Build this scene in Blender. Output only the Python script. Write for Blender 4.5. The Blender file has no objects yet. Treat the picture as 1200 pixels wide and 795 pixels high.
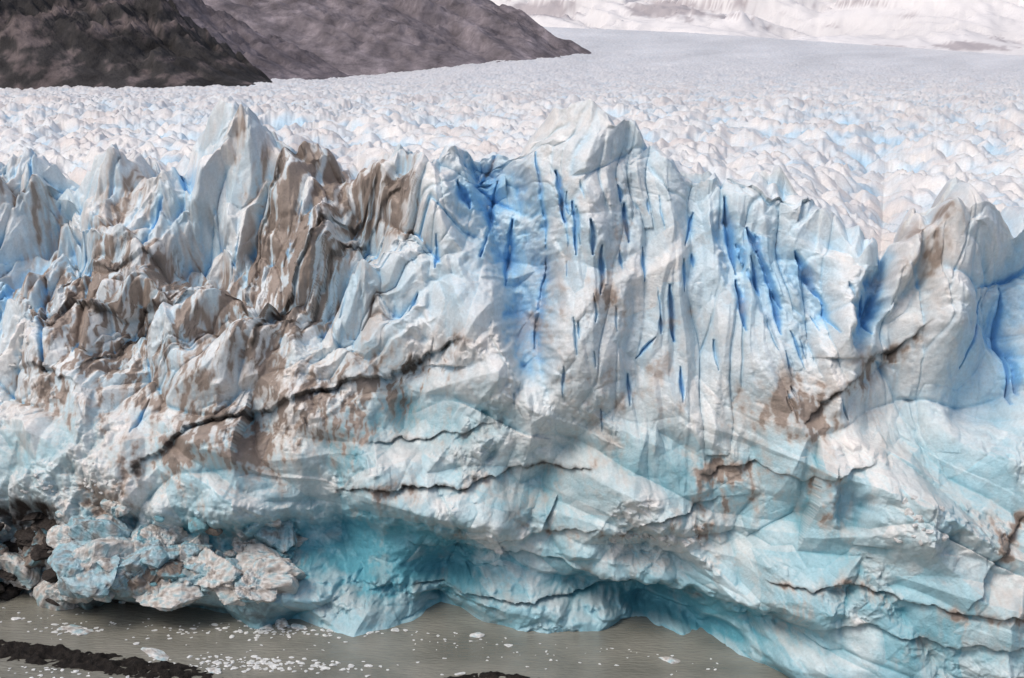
import bpy, math, numpy as np, time
T0=time.time()
F=np.float32
rng=np.random.default_rng(11)
sc=bpy.context.scene
# ---------------------------------------------------------------- camera numbers
f=1648.0; CH=69.5; PITCH=math.atan((397.5-85)/f)
cp,sp=math.cos(PITCH),math.sin(PITCH)
def Zat(py,Y):
    k=(397.5-py)/f
    return CH+Y*(k*cp-sp)/(cp+k*sp)
def water_pt(px,py):
    k=(397.5-py)/f
    Y=CH*(cp+k*sp)/(sp-k*cp)
    return (px-600)/f*(Y*cp+CH*sp),Y
# ---------------------------------------------------------------- noise
def h2(ix,iy,seed):
    h=(ix.astype(np.int64)*374761393+iy.astype(np.int64)*668265263+seed*2147483647+12345)&0xffffffff
    h=h.astype(np.uint32)
    h=(h^(h>>np.uint32(13)))*np.uint32(1274126177)
    h=(h^(h>>np.uint32(15)))*np.uint32(2246822519)
    h=h^(h>>np.uint32(16))
    return h
def r01(h,k=0):
    if k: 
        h=(h+np.uint32(k*40503))*np.uint32(2654435761); h=h^(h>>np.uint32(15))
    return (h&np.uint32(0xffff)).astype(F)/F(65535)
def perlin(x,y,seed):
    x0=np.floor(x);y0=np.floor(y);fx=(x-x0).astype(F);fy=(y-y0).astype(F)
    u=fx*fx*fx*(fx*(fx*6-15)+10);v=fy*fy*fy*(fy*(fy*6-15)+10)
    def g(i,j):
        a=r01(h2(x0+i,y0+j,seed))*F(6.28318)
        return np.cos(a)*(fx-i)+np.sin(a)*(fy-j)
    a=g(0,0);b=g(1,0);c=g(0,1);d=g(1,1)
    a=a+(b-a)*u;c=c+(d-c)*u
    return (a+(c-a)*v)*F(1.5)
def fbm(x,y,seed,o=4,gain=0.5):
    s=0;a=1.0
    for i in range(o):
        s=s+a*perlin(x*2.03**i+i*17.3,y*2.03**i-i*9.1,seed+i);a*=gain
    return s
def block(x,y,seed,k=2.4,tilt=1.2):
    """planar-faced blocks: tilted cap cut by three side planes per cell; also returns joint width"""
    x0=np.floor(x);y0=np.floor(y)
    best=np.full(x.shape,-99,F);sec=np.full(x.shape,-99,F);idv=np.zeros(x.shape,F)
    for i in(-1,0,1):
        for j in(-1,0,1):
            h=h2(x0+i,y0+j,seed)
            dx=(x-(x0+i+r01(h,1)*.9)).astype(F);dy=(y-(y0+j+r01(h,2)*.9)).astype(F)
            th=r01(h,7)*F(2.094)
            side=np.zeros_like(dx)
            for q in range(3):
                a=th+F(q*2.094)+(r01(h,8+q)-.5)*F(.9)
                side=np.maximum(side,k*(np.cos(a)*dx+np.sin(a)*dy-(.12+.3*r01(h,12+q))))
            v=r01(h,3)*0.75+(r01(h,4)-.5)*tilt*dx+(r01(h,5)-.5)*tilt*dy-side
            m=v>best
            sec=np.where(m,best,np.maximum(sec,v))
            best=np.where(m,v,best);idv=np.where(m,r01(h,6),idv)
    return best,idv,best-sec
def serac(x,y,seed,k1=1.6,k2=1.0):
    x0=np.floor(x);y0=np.floor(y)
    best=np.full(x.shape,-99,F);idv=np.zeros(x.shape,F)
    for i in(-1,0,1):
        for j in(-1,0,1):
            h=h2(x0+i,y0+j,seed)
            dx=(x-(x0+i+r01(h,1))).astype(F);dy=(y-(y0+j+r01(h,2))).astype(F)
            a=(r01(h,4)-.5)*1.8;c=np.cos(a);s=np.sin(a)
            p=c*dx+s*dy;q=-s*dx+c*dy
            asym=(r01(h,5)-.5)*1.2
            v=r01(h,3)*0.9-k1*np.abs(p)*(1+asym*np.sign(p))-k2*np.abs(q)
            m=v>best
            best=np.where(m,v,best);idv=np.where(m,r01(h,6),idv)
    return best,idv
def sm(a,b,x):
    t=np.clip((x-a)/(b-a),0,1);return (t*t*(3-2*t)).astype(F)
def mesh_grid(name,X,Y,Z,col=None):
    R,C=X.shape
    co=np.stack([X,Y,Z],-1).reshape(-1,3).astype(F)
    i=np.arange(R*C,dtype=np.int32).reshape(R,C)
    q=np.stack([i[:-1,:-1],i[:-1,1:],i[1:,1:],i[1:,:-1]],-1).reshape(-1,4)
    return mesh_raw(name,co,q,col)
def mesh_raw(name,co,q,col=None,smooth=True):
    n=q.shape[1]
    me=bpy.data.meshes.new(name)
    me.vertices.add(len(co));me.vertices.foreach_set('co',np.ascontiguousarray(co,F).ravel())
    me.loops.add(q.size);me.loops.foreach_set('vertex_index',np.ascontiguousarray(q,np.int32).ravel())
    me.polygons.add(len(q));me.polygons.foreach_set('loop_start',np.arange(0,q.size,n,dtype=np.int32))
    me.polygons.foreach_set('loop_total',np.full(len(q),n,np.int32))
    me.polygons.foreach_set('use_smooth',np.full(len(q),smooth,bool))
    me.update(calc_edges=True)
    if col is not None:
        ca=me.color_attributes.new('Col','FLOAT_COLOR','POINT')
        c4=np.ones((len(co),4),F);c4[:,:3]=col.reshape(-1,3)
        ca.data.foreach_set('color',c4.ravel())
    ob=bpy.data.objects.new(name,me);sc.collection.objects.link(ob)
    return ob
# ---------------------------------------------------------------- materials
def make_mat(name,rough=0.55,spec=0.3,bumps=((1.2,0.25),(6.0,0.06)),var=0.25,vscale=0.8,strength=1.0):
    m=bpy.data.materials.new(name);m.use_nodes=True
    nt=m.node_tree;N=nt.nodes;L=nt.links
    b=N['Principled BSDF'];b.inputs['Roughness'].default_value=rough
    b.inputs['Specular IOR Level'].default_value=spec
    at=N.new('ShaderNodeAttribute');at.attribute_name='Col'
    tc=N.new('ShaderNodeNewGeometry')
    nz=N.new('ShaderNodeTexNoise');nz.inputs['Scale'].default_value=vscale;nz.inputs['Detail'].default_value=8;nz.inputs['Roughness'].default_value=.7
    L.new(tc.outputs['Position'],nz.inputs['Vector'])
    mr=N.new('ShaderNodeMapRange');mr.inputs[1].default_value=.3;mr.inputs[2].default_value=.7
    mr.inputs[3].default_value=1-var;mr.inputs[4].default_value=1+var*.6
    L.new(nz.outputs['Fac'],mr.inputs[0])
    mx=N.new('ShaderNodeMix');mx.data_type='RGBA';mx.blend_type='MULTIPLY';mx.inputs[0].default_value=1
    L.new(at.outputs['Color'],mx.inputs[6]);L.new(mr.outputs[0],mx.inputs[7])
    L.new(mx.outputs[2],b.inputs['Base Color'])
    prev=None
    for s,d in bumps:
        n=N.new('ShaderNodeTexNoise');n.inputs['Scale'].default_value=s;n.inputs['Detail'].default_value=5;n.inputs['Roughness'].default_value=.6
        L.new(tc.outputs['Position'],n.inputs['Vector'])
        bp=N.new('ShaderNodeBump');bp.inputs['Distance'].default_value=d;bp.inputs['Strength'].default_value=strength
        L.new(n.outputs['Fac'],bp.inputs['Height'])
        if prev:L.new(prev.outputs[0],bp.inputs['Normal'])
        prev=bp
    if prev:L.new(prev.outputs[0],b.inputs['Normal'])
    return m
M_ice=make_mat('glacier_ice',.42,.4,((4.0,.10),),.14,2.2)
M_rub=make_mat('rubble_ice',.5,.35,((3.0,.2),),.25,1.5)
M_hill=make_mat('hill_rock',.95,.05,((.015,7.0),(.08,4)),.45,.03)
M_snow=make_mat('mountain_snow',.8,.1,((.004,15.),),.05,.002)
M_rock=make_mat('dark_gravel',.8,.2,((1.5,.3),(6.,.1)),.5,2.)

# ================================================================ GLACIER
u=np.concatenate([np.linspace(-.85,-.4,70,endpoint=False),np.linspace(-.4,.4,1400),np.linspace(.4,.85,71)[1:]]).astype(np.float64)
NW=700;NT=640
pxc=600+f*u
wl=[(-200,700),(0,706),(150,722),(300,729),(500,737),(700,755),(850,772),(920,794),(1000,815),(1200,850),(1500,870)]
wlx=np.array([a for a,b in wl]);wly=np.array([b for a,b in wl])
pyw=np.interp(600+f*u*.945,wlx,wly)
kk=(397.5-pyw)/f
Yw=CH*(cp+kk*sp)/(sp-kk*cp)
Yw=np.convolve(np.pad(Yw,40,mode='edge'),np.ones(81)/81,'valid')
lean=np.interp(pxc,[0,150,300,400,500,600,660,1000,1100,1200],[40,36,34,26,18,13,10,12,17,22])
lean=np.convolve(np.pad(lean,30,mode='edge'),np.ones(61)/61,'valid')
cr=[(-400,185),(0,200),(40,182),(75,192),(120,184),(165,188),(200,170),(240,165),(275,142),(300,138),(320,161),(345,162),(375,190),(420,212),(430,198),(470,180),(505,192),(540,162),(575,144),(600,148),(620,130),(650,122),(680,118),(720,136),(760,156),(800,192),(850,220),(890,220),(930,230),(960,250),(1000,280),(1035,310),(1065,285),(1100,272),(1150,260),(1200,262),(1600,265)]
pcr=np.interp(pxc,[a for a,b in cr],[b for a,b in cr])
Yt=Yw+lean
H=Zat(pcr+4,Yt)
t=np.linspace(0,1,NW)[:,None]
Zb_w=-3+(H[None]+3)*t
Yb_w=Yw[None]+lean[None]*np.power(t,1.7)
i=np.arange(1,NT+1)
s=(8*(np.exp(0.01106*i)-1))[:,None]
Yb_t=Yt[None]+s
pxa=600+f*u[None]+0*s
nearf=np.minimum(H[None]-1.5,55.5)
far=nearf+(59.0-nearf)*sm(10,240,s)
zup=Zat(np.interp(pxa,[300,600,800,1000,1200,2000],[60,30,38,52,66,75]),9000.)
rise=np.clip((Yb_t-1200)/7800,0,1)**1.5*sm(350,620,pxa)
far=far+rise*(zup-59.0)-sm(9200,10500,Yb_t)*150
far=far-sm(300,1500,Yb_t)*sm(500,100,pxa)*3
Zb_t=H[None]+(far-H[None])*sm(0,12,s)-4.0*sm(1,7,s)*sm(45,12,s)
X0=np.concatenate([u[None]*Yb_w,u[None]*Yb_t],0)
Y0=np.concatenate([Yb_w,Yb_t],0);Z0=np.concatenate([Zb_w,Zb_t],0)
S=np.concatenate([np.zeros((NW,1)),s],0)+0*X0
Lc=np.concatenate([Zb_w*np.sqrt(1+(lean[None]/60)**2),Zb_w[-1:]*np.sqrt(1+(lean[None]/60)**2)+s],0)
HL=Lc[NW-1:NW]
angt=np.arctan2(lean[None]*1.7*np.power(np.clip(t,0.05,1),.7),H[None])
ang=np.concatenate([angt,angt[-1:]+(math.pi/2-angt[-1:])*sm(0,5,s)],0)
d=Y0*cp-(Z0-CH)*sp
PX=(600+f*X0/d).astype(F);PY=(397.5-f*(Y0*sp+(Z0-CH)*cp)/d).astype(F)
X0=X0.astype(F);Lc=Lc.astype(F);S=S.astype(F)
print('base',time.time()-T0)
w1=fbm(X0/18,Lc/18,1,2);w2=fbm(X0/18,Lc/18,7,2)
wx=X0+w1*2.0;wy=Lc+w2*2.0
PXw=PX+w1*9+fbm(X0/2.5,Lc/2.5,40,3)*5;PYw=PY+w2*9+fbm(X0/2.5,Lc/2.5,44,3)*5
D=np.zeros_like(X0)
def blob(cx,cy,rx,ry,rot=0,p=2):
    c,s_=math.cos(math.radians(rot)),math.sin(math.radians(rot))
    a=((PXw-cx)*c+(PYw-cy)*s_)/rx;b=(-(PXw-cx)*s_+(PYw-cy)*c)/ry
    return np.exp(-np.power(a*a+b*b,p/2)).astype(F)
flute=np.clip(blob(820,340,200,230,0,4)+.5*blob(1100,400,90,150,0,4),0,1)*(S<3)
left=sm(600,420,PX)*sm(480,330,PY)
WL=(1-sm(2,25,S))
low=sm(420,560,PY)
fb,fid,g1=block(wx/17+3,wy/19,3)
fb2,fid2,g2=block((wx-.25*wy*left)/7,wy/8.5,4)
fb3,fid3,g3=block((wx+.3*wy)/3.0,(wy-.2*wx)/3.2,5)
fbv,fidv,gv=block((wx+.02*wy)/5.5,wy/26,8,2.6,1.0)
fbw,fidw,gw=block((wx+.03*wy)/2.1,wy/11,18,2.6,1.0)
fbl,fidl,gl=block((wx-.55*wy)/6.0,(wy+.2*wx)/15,9,2.6,1.2)
fbs,fids,gs=block((.95*wx-.3*wy)/26,(.3*wx+.95*wy)/8,19,2.4,1.3)
fb4,fid4,g4=block(X0/1.25,Lc/1.35,6,2.4,1.6)
fb5,fid5,g5=block((X0+.3*Lc)/.6,Lc/.62,16,2.4,1.6)
print('facets',time.time()-T0)
rubm=np.clip(sm(.08,.55,fbm(X0/10,Lc/8,60,3))*.85+.9*blob(770,630,80,25)+.9*blob(100,580,80,30)+blob(1060,610,40,40)+.7*blob(30,400,50,60)+blob(60,650,300,60)+.6*blob(640,500,60,60),0,1)*(1-.8*flute)
D+=(fb-.1)*7.0*WL*(1-.65*flute)
D+=(fb2-.1)*2.5*WL*(1-.75*flute)*(1-.45*low)
D+=(fbs-.1)*3.2*WL*low
D+=(fbv-.1)*2.6*flute
D+=(fbw-.1)*.6*flute
D+=(fbl-.1)*3.4*left*WL
D+=(fb3-.1)*(.22+1.0*rubm)*(1-sm(5,40,S))*(1-.4*flute)
D+=(fb4-.1)*(.05+.5*rubm)*(1-sm(0,15,S))
D+=(fb5-.1)*(.03+.2*rubm)*(1-sm(0,10,S))
crk=np.exp(-(g1*17/.8)**2)*.9*(1-flute)+np.exp(-(g2*7/.4)**2)*.3*(1-.8*flute)+np.exp(-(gl*8/.5)**2)*.7*left+np.exp(-(gv*8/.4)**2)*.6*flute
crk=crk.astype(F)*WL*np.clip(.5+1.4*w1+.9*w2,0,1.2)*(1-.8*low)
D-=crk*.8
blue=np.zeros_like(D);turq=np.zeros_like(D);dirt=np.zeros_like(D);black=np.zeros_like(D)
def recess(cx,cy,rx,ry,amp,rot=0,p=4):
    global D
    D=D-amp*blob(cx,cy,rx,ry,rot,p)*(1-sm(6,14,S))
for a in [(603,285,34,150,8,-10),(617,400,22,60,4,-15),(560,215,26,60,3),(455,655,180,46,9,7),(800,728,150,30,9,8),(1020,360,16,60,5,12),(1155,420,40,90,3.5),(1190,350,20,80,3),(30,650,60,55,5),(230,290,45,45,6),(225,640,90,30,5),(500,490,90,35,3,-12),(985,585,18,30,3),(55,270,60,40,4,-30),(415,300,25,60,2.5,20),(855,290,14,50,2.5,-12),(900,350,12,50,2,-20),(945,330,14,50,2.5,-25),
 (345,280,38,130,-6,22),(690,300,45,230,-2.5,0),(150,240,34,70,-5,15),(240,430,70,60,-2.5),(1115,330,38,120,-4),(1045,330,10,70,-3,20),(990,430,30,80,-2),(1060,610,40,30,-2.5),(780,625,70,25,-2),(290,560,70,60,-2.5),(505,255,40,60,-4,-20)]:
    recess(*a)
# wave-cut notch at the waterline
D-=3.6*np.exp(-(np.clip(Z0,0,99)/2.8)**2).astype(F)*(S<1)*(1+.7*w1)
def ledge(pts,w,dark,amp,drip=.4,brown=1.0,rngp=60):
    xs=np.array([p[0] for p in pts],float);ys=np.array([p[1] for p in pts],float)
    x0,x1,y0,y1=xs.min()-60,xs.max()+60,ys.min()-60,ys.max()+320
    m=(PX>x0)&(PX<x1)&(PY>y0)&(PY<y1)&(S<60)
    a=PXw[m];b=PYw[m]
    dist=np.full(a.shape,1e9,F)
    for k in range(len(pts)-1):
        ax,ay=pts[k];bx,by=pts[k+1];vx,vy=bx-ax,by-ay
        tt=np.clip(((a-ax)*vx+(b-ay)*vy)/(vx*vx+vy*vy),0,1)
        dist=np.minimum(dist,np.hypot(a-ax-tt*vx,b-ay-tt*vy))
    o=np.argsort(xs);dv=b-np.interp(a,xs[o],ys[o])
    end=sm(xs.min()-6,xs.min()+24,a)*sm(xs.max()+6,xs.max()-24,a)
    D[m]-=amp*end*np.where(dv>0,np.exp(-dv/rngp),0)
    brk=.75+.9*np.clip(fbm(X0[m]/4,Lc[m]/4,77,3),-.6,.6)
    wv=w*(.45+.9*np.clip(brk,0,1.3))
    black[m]=np.maximum(black[m],dark*np.exp(-(dist/wv)**2)*np.clip(brk+.2,0,1.1))
    stn=np.clip(perlin(a/4,b/70,78)*1.6+.5,0,1)
    dirt[m]+=brown*(np.exp(-(dist/(w*4.5))**2)*.75*brk+drip*end*np.where(dv>0,np.exp(-dv/(rngp*.7)),0)*stn)
for L_ in [([(172,552),(182,528),(240,505),(300,482),(345,470),(400,458),(450,437),(500,412),(532,396)],3.6,1.05,1.6,1.5,1.1),
([(385,574),(470,573),(530,570),(570,558),(620,549),(690,545)],2.3,.9,1.0,.3,.6),
([(60,374),(110,371),(180,368),(240,366),(285,360)],3.0,.8,1.4,1.4,1.4),
([(75,356),(110,326),(160,306),(192,298)],2.6,.7,.8,1.2,1.4),
([(98,442),(145,402),(190,376)],2.4,.8,.8,.7),
([(430,515),(490,515),(520,502),(575,490)],1.6,.5,.8,.1,.4),
([(930,497),(965,470),(1000,447),(1030,421),(1055,410),(1085,388)],2.8,.9,1.0,.8,1.1),
([(700,632),(740,612),(800,600),(850,588)],2,.5,1.2,.6,.9),
([(540,640),(600,645),(660,632),(700,618)],1.6,.4,1.,.3,.5),
([(900,680),(940,690),(1000,685),(1050,695),(1100,705),(1200,716)],2,.7,1.0,.4,.8),
([(1118,700),(1150,660),(1200,612)],2,.7,1.2,.4,.9),
([(480,650),(560,660),(640,667),(720,690),(840,722)],1.5,.3,1.6,0,.2),
([(480,700),(600,712),(680,718),(820,705)],1.5,.35,1.6,0,.2),
([(820,560),(880,545),(940,560),(1010,540)],1.8,.35,.8,.5,.9),
([(0,430),(60,440),(100,460)],2,.6,1.0,.5,.9),
([(300,410),(330,345),(362,290),(400,250),(440,222)],2.6,.85,1.2,.8,1.2),
([(285,350),(300,300),(330,250),(350,205)],2.4,.8,.8,.7,1.2),
([(350,395),(375,330),(400,290),(430,255),(480,215)],2.2,.7,.8,.5,1.1),
([(930,740),(1020,735),(1110,750),(1200,745)],1.5,.3,1.0,0,.3)]:
    ledge(*L_)
print('ledges',time.time()-T0)
slits=[(655,203,661,262),(671,240,673,300),(690,262,693,300),(702,290,703,345),(730,240,734,285),(751,290,752,330),(782,335,788,400),(848,240,862,322),(862,330,871,388),(889,296,916,362),(905,340,916,392),(935,292,962,346),(960,335,978,392),(876,268,890,302),(515,282,511,322),(160,512,178,470),(0,345,42,302),(10,325,55,285),(100,290,122,245),(208,180,222,215),(36,180,43,225),(640,300,628,410),(1010,345,1024,392),(1030,330,1018,380),(1176,330,1190,470),(1150,350,1128,430),(585,200,560,300),(600,250,590,330),(795,430,800,470),(812,250,800,290),(745,420,765,395),(1190,410,1196,460),(540,212,552,240),(630,175,640,290),(57,330,60,440)]
nmain=len(slits)
for _ in range(40):
    x=rng.uniform(650,990);y=rng.uniform(max(210,210+(x-760)*.4),480);ln=rng.uniform(12,45);sl=.1+.35*max(0,(x-800)/200)
    slits.append((x,y,x+sl*ln,y+ln))
for _ in range(22):
    x=rng.uniform(-200,560);y=rng.uniform(190,420);ln=rng.uniform(15,50)
    slits.append((x,y,x-.5*ln,y+ln))
for n,(ax,ay,bx,by) in enumerate(slits):
    m=(PX>min(ax,bx)-30)&(PX<max(ax,bx)+30)&(PY>min(ay,by)-25)&(PY<max(ay,by)+25)&(S<15)
    a=PX[m]+w1[m]*5+fbm(X0[m]/1.5,Lc[m]/3,50,2)*2;b=PY[m];vx,vy=bx-ax,by-ay
    tt=np.clip(((a-ax)*vx+(b-ay)*vy)/(vx*vx+vy*vy),0,1)
    dd=np.hypot(a-ax-tt*vx,b-ay-tt*vy)
    q=rng.uniform(.6,1.5)
    ww=(.6+1.9*np.sin(np.pi*np.clip(tt,.03,.97))**1.3)*(q if n<nmain else .6*q)
    dep=(1.2 if n<nmain else .6)*q
    D[m]-=dep*np.exp(-(dd/ww)**2);blue[m]+=(.75 if n<nmain else .4)*np.exp(-(dd/(ww*1.5))**2)+.22*np.exp(-(dd/(ww*5))**2)
amp_env=np.interp(PX,[0,350,430,500,760,1000,1200],[5.5,5.0,3.5,2.2,2.0,3.6,4.0]).astype(F)
se1,sid1=serac(wx/8.5,wy/7.5,10);se2,sid2=serac(wx/3.6+.3,wy/4.0,12,2.0,1.2)
se3,sid3=serac(wx/18,wy/22,13);se4,sid4=serac(wx/45,wy/60,14)
cap=sm(6,30,S)
se1c=se1*(1-cap)+cap*np.minimum(se1,.12+.25*sid1);se2c=se2*(1-cap)+cap*np.minimum(se2,.1+.3*sid2)
topm=sm(-9,3,Lc-HL)
ltop=np.maximum(topm,left*.8)
fade=1-sm(12,60,S)*.25-sm(150,700,S)*.35
UPD=ltop*((se1c+.05)*(amp_env*(1-sm(10,40,S))+3.0*sm(10,40,S))*fade+(se2c+.05)*1.7*fade)
UPD+=sm(20,150,S)*(se3+.05)*2.0*(1-sm(800,3500,S)*.5)+sm(300,1500,S)*(se4+.05)*3*(1-sm(2000,6000,S)*.7)
UPD+=sm(-3,0,Lc-HL)*perlin(wx/1.1,wy/1.4,70)*.3*(1-sm(20,80,S))
UPD+=sm(5,100,S)*fbm(X0/60,Lc/90,80,3)*1.8
print('serac',time.time()-T0)
ca,sa=np.cos(ang),np.sin(ang)
Xf=X0+perlin(wx/2.2,wy/2.2,95)*.1*WL
Yf=Y0-D*ca
Zf=Z0+D*sa*.8+UPD
def blur(A,r):
    for ax in(0,1):
        P=np.pad(A,[(r+1,r) if k==ax else (0,0) for k in(0,1)],mode='edge').astype(np.float64)
        c=np.cumsum(P,ax);n=2*r+1
        A=(c[n:]-c[:-n])/n if ax==0 else (c[:,n:]-c[:,:-n])/n
    return A.astype(F)
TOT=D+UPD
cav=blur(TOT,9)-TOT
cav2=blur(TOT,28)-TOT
Nx=np.cross(np.stack([np.gradient(Xf,axis=1),np.gradient(Yf,axis=1),np.gradient(Zf,axis=1)],-1),np.stack([np.gradient(Xf,axis=0),np.gradient(Yf,axis=0),np.gradient(Zf,axis=0)],-1))
nl=np.linalg.norm(Nx,axis=-1)+1e-9;NZ=np.abs(Nx[...,2]/nl).astype(F);del Nx
sf=1-sm(30,70,S)
def add(A,L):
    for (cx,cy,rx,ry,st,rot) in L: A+=st*blob(cx,cy,rx,ry,rot,3)*sf
add(blue,[(602,280,42,130,.42,-10),(620,400,25,60,.3,-10),(565,210,30,50,.25,0),(870,290,80,80,.2,0),(1155,420,55,120,.36,0),(1020,370,18,60,.42,0),(30,300,60,60,.3,-20),(230,260,60,60,.22,0),(985,585,22,22,.4,0),(1190,350,25,90,.3,0),(470,345,70,30,.2,0),(940,340,70,80,.2,0),(520,350,60,100,.15,0),(720,280,70,120,.1,0)])
add(turq,[(500,490,100,38,.8,-8),(440,650,150,50,1.0,8),(640,690,260,40,.65,6),(800,725,110,30,.95,6),(225,640,90,40,.85,0),(1050,740,170,60,.55,0),(700,590,200,50,.4,0),(60,520,80,30,.4,0),(1000,640,120,50,.4,0),(400,420,60,25,.3,0),(760,540,160,40,.3,0),(100,620,60,30,.5,0),(400,540,60,40,.5,0),(1150,540,70,70,.3,0)])
add(dirt,[(345,290,50,135,1.0,20),(320,180,60,45,.5,10),(180,330,110,50,.65,0),(440,220,75,38,.65,-10),(280,520,115,42,.65,-15),(480,240,30,60,.45,-20),(150,420,80,60,.5,0),(150,240,40,70,.4,15),(60,330,60,50,.35,0),(920,540,90,80,.45,0),(960,470,60,50,.3,0),(1085,350,22,70,.55,0),(690,370,60,30,.3,0),(1160,650,60,50,.5,0),(850,610,60,40,.4,0),(30,240,40,50,.5,0),(640,620,60,25,.3,0),(60,460,60,60,.35,0),(740,430,150,150,.28,0),(110,590,80,25,.4,0),(1080,300,60,30,.3,0),(250,420,220,140,.42,0),(150,660,160,50,.5,0),(700,250,60,80,.2,0)])
add(black,[(25,650,50,60,1.0,0),(30,600,40,14,.8,0),(310,700,28,25,.7,0),(120,715,160,12,.9,2),(345,190,12,30,.3,-20),(150,670,120,25,.35,0)])
n1=fbm(X0/7,Lc/7,100,5,.6);n2=fbm(X0/1.8,Lc/2.4,110,4,.65)
strk=perlin((X0+.15*Lc)*1.4,Lc*.13,120)
lm=sm(620,450,PX)*sm(560,420,PY)
lay=fbm((PXw*.92+PYw*.42)/9,(PYw*.92-PXw*.42)/110,125,3,.6)
black+=.65*np.exp(-(lay/.055)**2)*sm(.45,.9,dirt)*lm*(S<30)
dirt=dirt*np.clip(.55+n1*1.0+n2*.6+strk*.6+lay*lm*1.4+(fid3-.5)*.4,0,1.9)
dirt+=sm(.2,.8,n1+.5*n2)*.25*WL
dirt+=np.clip(crk*.4*(dirt>.25),0,.5)
turq=turq*np.clip(.85+n1*.5+(fid2-.5)*.5+(fids-.5)*.7+(fid3-.5)*.3,.1,1.5)
blue=blue*np.clip(.9+n1*.5+(fid2-.5)*.4,.2,1.4)
upp=WL*(1-low)
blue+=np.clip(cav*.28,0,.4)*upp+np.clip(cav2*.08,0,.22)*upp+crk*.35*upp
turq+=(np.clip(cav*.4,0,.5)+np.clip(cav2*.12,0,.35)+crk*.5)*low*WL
turq+=.6*np.exp(-(np.clip(Z0,0,99)/3.5)**2)*(S<1)  # darker wet ice; also paints the undercut's shadow line into the colour
pale=np.clip(.66+(fid-.5)*.4+(fid2-.5)*.6+(fids-.5)*.5*low+(fid3-.5)*.3+(fid4-.5)*.15+n1*.35-.4*rubm+.28*low,0,1)*(1-sm(.65,.92,NZ)*.7)
topz=sm(1,12,S)
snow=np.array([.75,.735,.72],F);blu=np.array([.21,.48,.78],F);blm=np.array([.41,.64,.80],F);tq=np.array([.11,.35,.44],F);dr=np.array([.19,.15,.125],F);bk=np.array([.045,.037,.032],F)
palU=np.array([.49,.645,.74],F);palL=np.array([.35,.565,.65],F)
def mixc(c,k,m):
    m=np.clip(m,0,1)[...,None];return c*(1-m)+k*m
C=np.broadcast_to(snow,X0.shape+(3,)).astype(F)
C=mixc(C,palU,pale*(1-topz)*.85*(1-low))
C=mixc(C,palL,pale*(1-topz)*.88*low)
tb=np.clip(sm(.0,-.8,se1)*(1-sm(100,900,S))*.7+sm(0,-.8,se3)*sm(30,200,S)*.4+sm(0,-.8,se4)*sm(500,2000,S)*.3+.25*n1+.05,0,1)
C=mixc(C,np.array([.42,.64,.80],F),topz*tb)
C=mixc(C,np.array([.60,.53,.50],F),topz*sm(.1,.7,fbm(X0/25,Lc/50,130,4)+.5*n2)*.45*(1-sm(600,3000,S)*.5))
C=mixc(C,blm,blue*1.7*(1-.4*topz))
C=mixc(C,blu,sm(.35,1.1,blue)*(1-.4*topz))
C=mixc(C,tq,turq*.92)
dirt=np.clip(dirt,0,.95)
C=mixc(C,np.array([.47,.405,.36],F),dirt*1.05)
C=mixc(C,dr,sm(.55,1.,dirt)*.7)
C=mixc(C,bk,np.clip(black,0,1)*np.clip(.85+n2*.7,0,1.1))
flow=fbm((PX-900)/70+PY/40,PY/9,140,4)
C=mixc(C,np.array([.68,.675,.685],F),sm(200,2200,S)*.75)  # distance haze painted into the ice colour, stronger farther back
C=C*(1+.14*np.clip(flow,-1,1)*sm(1200,3500,S))[...,None]
C=np.clip(C*(1+.09*n2[...,None]),.01,.85)
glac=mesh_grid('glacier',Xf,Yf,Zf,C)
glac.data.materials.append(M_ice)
print('glacier',time.time()-T0)
def wall_at(px,py):
    j=np.argmin(np.abs(PX[:NW]-px)+np.abs(PY[:NW]-py));r,c=divmod(j,PX.shape[1])
    return Xf[r,c],Yf[r,c],Zf[r,c]
# ================================================================ chunks
def ico(sub):
    import bmesh
    bm=bmesh.new();bmesh.ops.create_icosphere(bm,subdivisions=sub,radius=1)
    v=np.array([x.co[:] for x in bm.verts]);q=np.array([[w.index for w in p.verts] for p in bm.faces]);bm.free();return v,q
IV,IQ=ico(5)
IV4,IQ4=ico(3)
def chunk(size,flat,elong,V):
    n=rng.integers(7,12);N=rng.normal(size=(n,3));N/=np.linalg.norm(N,axis=1)[:,None]
    dd=rng.uniform(.4,.9,n)
    dot=V@N.T;r=np.where(dot>.05,dd[None]/np.maximum(dot,.05),9).min(1);r=np.minimum(r,1.15)
    v=V*r[:,None]
    if size>.6:
        sd=int(rng.integers(1e4))
        v+=V*(fbm(V[:,0]*2.5+V[:,2],V[:,1]*2.5-V[:,2],sd,4,.55)*.10)[:,None]
    v*=np.array([elong,1,flat])*size
    a=rng.uniform(0,6.28);c,s_=math.cos(a),math.sin(a)
    return np.stack([v[:,0]*c-v[:,1]*s_,v[:,0]*s_+v[:,1]*c,v[:,2]],1)
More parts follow.
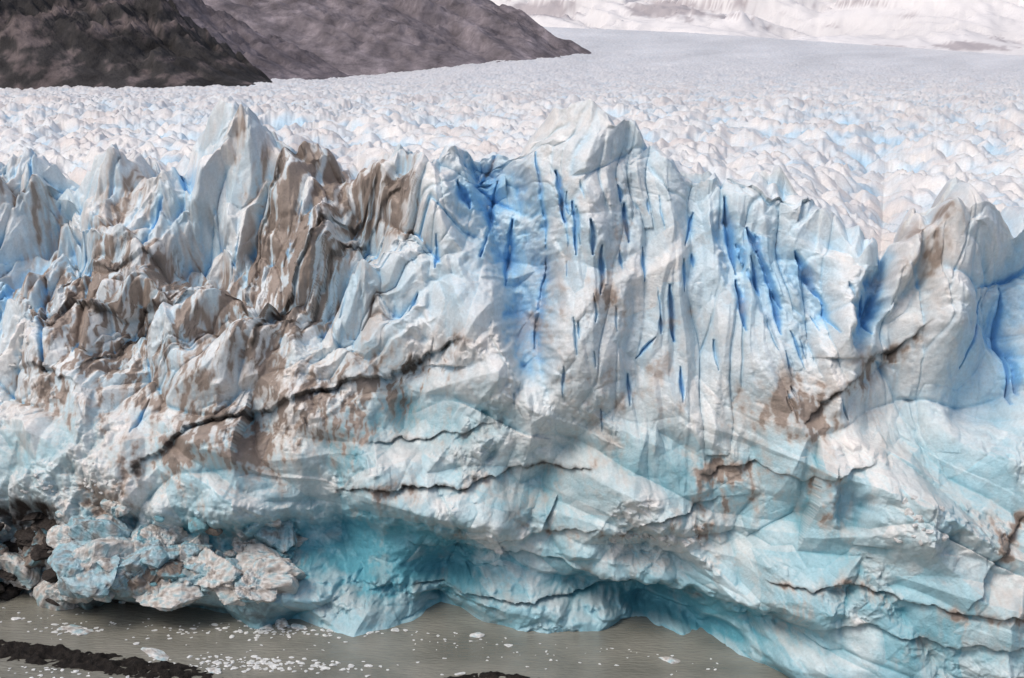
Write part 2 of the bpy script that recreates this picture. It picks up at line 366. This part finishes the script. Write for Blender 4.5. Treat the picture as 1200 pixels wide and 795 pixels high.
def build_chunks(name,items,mat):
    vs=[];qs=[];cs=[];o=0
    for (x,y,z,size,flat,el,col) in items:
        V,Q=(IV,IQ) if size>1.5 else (IV4,IQ4)
        v=chunk(size,flat,el,V)+np.array([x,y,z]);vs.append(v);qs.append(Q+o);o+=len(v)
        c=np.tile(np.array(col),(len(v),1))
        nn=fbm(v[:,0]/1.2,(v[:,1]+v[:,2])/1.2,5,4)
        if size>.6 and col[0]>.1:
            g=np.clip(nn*1.3,0,.7)[:,None];c=c*(1-g)+np.array([.24,.2,.17])*g
            g=np.clip(-nn*1.5-.1,0,.7)[:,None];c=c*(1-g)+np.array([.18,.38,.45])*g
        c=c*(1+.25*fbm(v[:,0]/.4,(v[:,1]+v[:,2])/.4,9,2)[:,None])
        cs.append(c)
    ob=mesh_raw(name,np.concatenate(vs),np.concatenate(qs),np.clip(np.concatenate(cs),.01,.8),smooth=False)
    ob.data.materials.append(mat);return ob
def icecol():
    r=rng.random()
    if r<.5:return (.60,.59,.57)
    if r<.8:return (.36,.50,.56)
    if r<.9:return (.16,.34,.40)
    return (.16,.135,.12)
it=[]
for _ in range(260):
    px=rng.uniform(-150,320);py=min(rng.triangular(590,670,718),np.interp(px,wlx,wly)-4)
    x,y,z=wall_at(px,py);sz=rng.choice([.7,1.2,2.0,3.4],p=[.33,.27,.24,.16])*rng.uniform(.7,1.2)
    it.append((x,y+sz*.2,z,sz,rng.uniform(.6,1),rng.uniform(.9,1.6),icecol()))
for cx,cy,rx,ry,n in [(770,632,70,14,24),(1060,612,26,22,16),(100,575,70,18,25),(30,400,35,50,20),(240,350,40,12,12)]:
    for _ in range(n):
        px=rng.normal(cx,rx*.5);py=rng.normal(cy,ry*.5)
        x,y,z=wall_at(px,py);sz=rng.uniform(.25,.6)
        it.append((x,y+sz*.4,z,sz,rng.uniform(.6,1),rng.uniform(.8,1.3),(.56,.57,.57)))
build_chunks('ice_rubble',it,M_rub)
it=[]
def fl_(px,py,sz,col=(.68,.70,.70),flat=.3):
    x,y=water_pt(px,py);it.append((x,y,.02,sz,flat,rng.uniform(1,1.6),col))
for px,py,sz in [(90,738,1.3),(78,736,.8),(100,742,.7),(183,767,1.5),(330,732,1.6),(312,734,1.3),(350,735,.8),(560,745,.8),(785,774,1.0),(252,787,.9),(596,757,.45),(432,742,.5),(462,739,.6),(380,783,.5),(432,781,.5),(540,790,.5),(160,755,.4),(20,725,.6)]:fl_(px,py,sz)
for _ in range(170):
    px=rng.normal(315,60);fl_(px,778+ (px-315)*.04+rng.normal()*4.5,rng.uniform(.1,.38))
for _ in range(110):fl_(rng.normal(330,60),739+rng.normal()*3.5,rng.uniform(.1,.36))
for _ in range(170):
    px=rng.uniform(-100,850);fl_(px,np.interp(px,wlx,wly)+abs(rng.normal())*16+2,rng.uniform(.06,.24))
for _ in range(30):fl_(rng.normal(90,25),739+rng.normal()*4,rng.uniform(.1,.4))
for _ in range(60):fl_(rng.normal(40,60),790+rng.normal()*5,rng.uniform(.1,.35))
build_chunks('ice_floes',it,M_rub)
it=[]
for _ in range(80):
    px=rng.uniform(-200,80);py=rng.uniform(600,704)
    x,y,z=wall_at(px,py);it.append((x,y-.3,z,rng.uniform(.8,2.6),.5,1.6,(.05,.043,.04)))
build_chunks('moraine_boulders',it,M_rock)
def bank(name,pts,wid,hh,seed):
    P=np.array([water_pt(*p) for p in pts]);seg=np.r_[0,np.cumsum(np.hypot(*np.diff(P,axis=0).T))]
    tt=np.linspace(0,seg[-1],260);cx=np.interp(tt,seg,P[:,0]);cy=np.interp(tt,seg,P[:,1])
    dx=np.gradient(cx);dy=np.gradient(cy);n=np.hypot(dx,dy);nx,ny=-dy/n,dx/n
    v=np.linspace(-1.4,1.4,60)[:,None]
    X=cx[None]+nx[None]*v*wid;Y=cy[None]+ny[None]*v*wid
    e=np.sin(np.pi*np.clip(tt/seg[-1],0,1))**.35
    Z=hh*(e[None]*(1-v*v)*(.75+.7*fbm(X/2,Y/2,seed,4))-.3+.2*perlin(X/.5,Y/.5,seed+9))
    c=np.broadcast_to(np.array([.018,.015,.013]),X.shape+(3,))*(1+.6*fbm(X/.8,Y/.8,seed+3,3))[...,None]
    ob=mesh_grid(name,X,Y,Z,np.clip(c,.005,.2));ob.data.materials.append(M_rock)
bank('gravel_bank',[(-260,742),(-60,757),(40,766),(120,777),(200,788),(262,806)],3.2,1.1,200)
bank('gravel_bank.001',[(505,799),(570,791),(640,799)],1.0,.5,210)
# ================================================================ water
X,Y=np.meshgrid(np.linspace(-1500,1500,4),np.linspace(-600,600,4))
wob=mesh_grid('water',X,Y,X*0)
m=bpy.data.materials.new('silty_water');m.use_nodes=True;N=m.node_tree.nodes;L=m.node_tree.links;b=N['Principled BSDF']
g=N.new('ShaderNodeNewGeometry');n=N.new('ShaderNodeTexNoise');n.inputs['Scale'].default_value=.12;n.inputs['Detail'].default_value=6
L.new(g.outputs['Position'],n.inputs['Vector'])
cr_=N.new('ShaderNodeValToRGB');cr_.color_ramp.elements[0].color=(.165,.165,.14,1);cr_.color_ramp.elements[1].color=(.25,.245,.21,1);cr_.color_ramp.elements[0].position=.35;cr_.color_ramp.elements[1].position=.65
L.new(n.outputs['Fac'],cr_.inputs[0]);L.new(cr_.outputs[0],b.inputs['Base Color'])
b.inputs['Roughness'].default_value=.1;b.inputs['Specular IOR Level'].default_value=.6
mp=N.new('ShaderNodeMapping');mp.inputs['Scale'].default_value=(.5,1.3,1);L.new(g.outputs['Position'],mp.inputs[0])
n2_=N.new('ShaderNodeTexNoise');n2_.inputs['Scale'].default_value=1.6;n2_.inputs['Detail'].default_value=5;L.new(mp.outputs[0],n2_.inputs['Vector'])
bp=N.new('ShaderNodeBump');bp.inputs['Distance'].default_value=.2;L.new(n2_.outputs['Fac'],bp.inputs['Height']);L.new(bp.outputs[0],b.inputs['Normal'])
wob.data.materials.append(m)
# ================================================================ hills
def ridge(name,sil,Yf_,Yr,Yb,zf,noise,colf,mat,seed,n=500,r=160,prof=.8,gul=.8,lift=0.):
    uu=np.linspace(-1.0,1.0,n*2);px=600+f*uu
    py=np.interp(px,[a for a,b in sil],[b for a,b in sil])
    zr=Zat(py,Yr)
    tt=np.linspace(0,1,r)[:,None];Y1=Yf_+(Yr-Yf_)*tt;Z1=zf+(zr[None]-zf)*tt**prof
    t2=np.linspace(0,1,30)[1:,None];Y2=Yr+(Yb-Yr)*t2;Z2=zr[None]*(1-t2)+zf*t2-50*t2
    Y=np.concatenate([Y1+0*zr[None],Y2+0*zr[None]]);Z=np.concatenate([Z1,Z2])
    X=uu[None]*Y;TT=np.concatenate([tt,1-t2])+0*X
    k=(Yr-Yf_)
    e=sm(0,.15,TT)*np.clip((Z-zf)/(noise*3),0,1)
    nn=fbm(X/(k*.25),Y/(k*.25),seed,6,.55)
    rg=-np.abs(perlin((X+.5*Y+nn*k*.1)/(k*.13),Y/(k*.9),seed+20))-.5*np.abs(perlin((X+.5*Y+nn*k*.1)/(k*.05),Y/(k*.5),seed+21))
    Z=Z+e*noise*(nn+rg*gul+lift)
    col=colf(X,Y,Z,TT,nn+rg*.6,seed)
    ob=mesh_grid(name,X,Y,Z,np.clip(col,.01,.9));ob.data.materials.append(mat)
def hillcol(base,rock,amt,cs=1.0):
    def g(X,Y,Z,TT,nn,seed):
        k=fbm(X/(60*cs),Z/(40*cs),seed+40,5,.65)
        c=np.broadcast_to(np.array(base),X.shape+(3,)).astype(F)
        c=mixc(c,np.array(rock,F),sm(.0,.6,k+nn*.5)*amt)
        return c*(1+.3*k[...,None])
    return g
ridge('forested_hill',[(-1000,-420),(-300,-220),(0,-130),(120,-50),(195,-5),(260,48),(310,86),(335,106),(390,150),(3000,200)],1150,1500,2600,50,20,hillcol((.048,.046,.047),(.14,.115,.115),.8,.5),M_hill,300,gul=1.3,lift=.5)
ridge('bare_hill',[(-1000,-420),(-200,-180),(100,-90),(225,-5),(300,40),(380,75),(435,99),(475,130),(3000,200)],2100,2700,4200,45,26,hillcol((.14,.125,.14),(.20,.175,.19),.5),M_hill,320,gul=1.2,lift=.5)  # mauve distance haze mixed into this hill's colours
ridge('bare_hill.001',[(-1000,-400),(100,-150),(290,-60),(480,-30),(555,-4),(610,20),(655,50),(692,68),(705,82),(745,110),(3000,200)],2900,4300,6500,40,34,hillcol((.185,.165,.18),(.25,.22,.235),.5),M_hill,340,gul=1.2,lift=.7)  # farther hill, paler: more haze painted into its colours
def snowcol(X,Y,Z,TT,nn,seed):
    px=600+f*X/Y;py=85-f*(Z-CH)/Y
    k=fbm(X/420+Z/300,Z/110,seed+40,6,.65)
    zone=0
    for cx,cy,rx,ry in [(630,12,50,12),(790,14,80,14),(1130,56,90,7),(1010,-10,60,20)]:
        zone=zone+np.exp(-((px-cx)/rx)**2-((py-cy)/ry)**2)
    c=np.broadcast_to(np.array([.70,.69,.70]),X.shape+(3,)).astype(F)
    c=c*(1+.12*np.clip(nn,-1,.5))[...,None]
    return mixc(c,np.array([.34,.31,.33],F),sm(.38,.66,zone*.8+k*.5)*.8)
ridge('snow_mountain',[(-1000,-300),(300,-60),(560,-25),(640,-45),(760,-30),(860,-60),(950,-30),(1100,-90),(1250,-70),(1500,-140),(3000,-200)],8600,14000,19000,60,230,snowcol,M_snow,360,prof=.9)
print('all',time.time()-T0)
# ================================================================ light & camera
w=bpy.data.worlds.new('World');sc.world=w;w.use_nodes=True;nt=w.node_tree
sky=nt.nodes.new('ShaderNodeTexSky');sky.sky_type='NISHITA';sky.sun_disc=False
EL,AZ=math.radians(54),math.radians(228)
sky.sun_elevation=EL;sky.sun_rotation=AZ;sky.air_density=.9;sky.dust_density=4.5;sky.ozone_density=.8
nt.links.new(sky.outputs[0],nt.nodes['Background'].inputs[0]);nt.nodes['Background'].inputs[1].default_value=.145
sl=bpy.data.lights.new('sun','SUN');sl.energy=1.35;sl.angle=math.radians(24);sl.color=(1,.94,.88)
so=bpy.data.objects.new('sun',sl);sc.collection.objects.link(so)
from mathutils import Vector
dv=Vector((math.sin(AZ)*math.cos(EL),math.cos(AZ)*math.cos(EL),math.sin(EL)))
so.rotation_euler=dv.to_track_quat('Z','Y').to_euler()
cam=bpy.data.cameras.new('camera');co_=bpy.data.objects.new('camera',cam);sc.collection.objects.link(co_)
co_.location=(0,0,CH);co_.rotation_euler=(math.pi/2-PITCH,0,0);cam.lens=f/1200*36;cam.sensor_width=36;cam.clip_end=60000;cam.clip_start=1
sc.camera=co_
sc.view_settings.view_transform='Standard';sc.view_settings.look='None';sc.view_settings.exposure=0
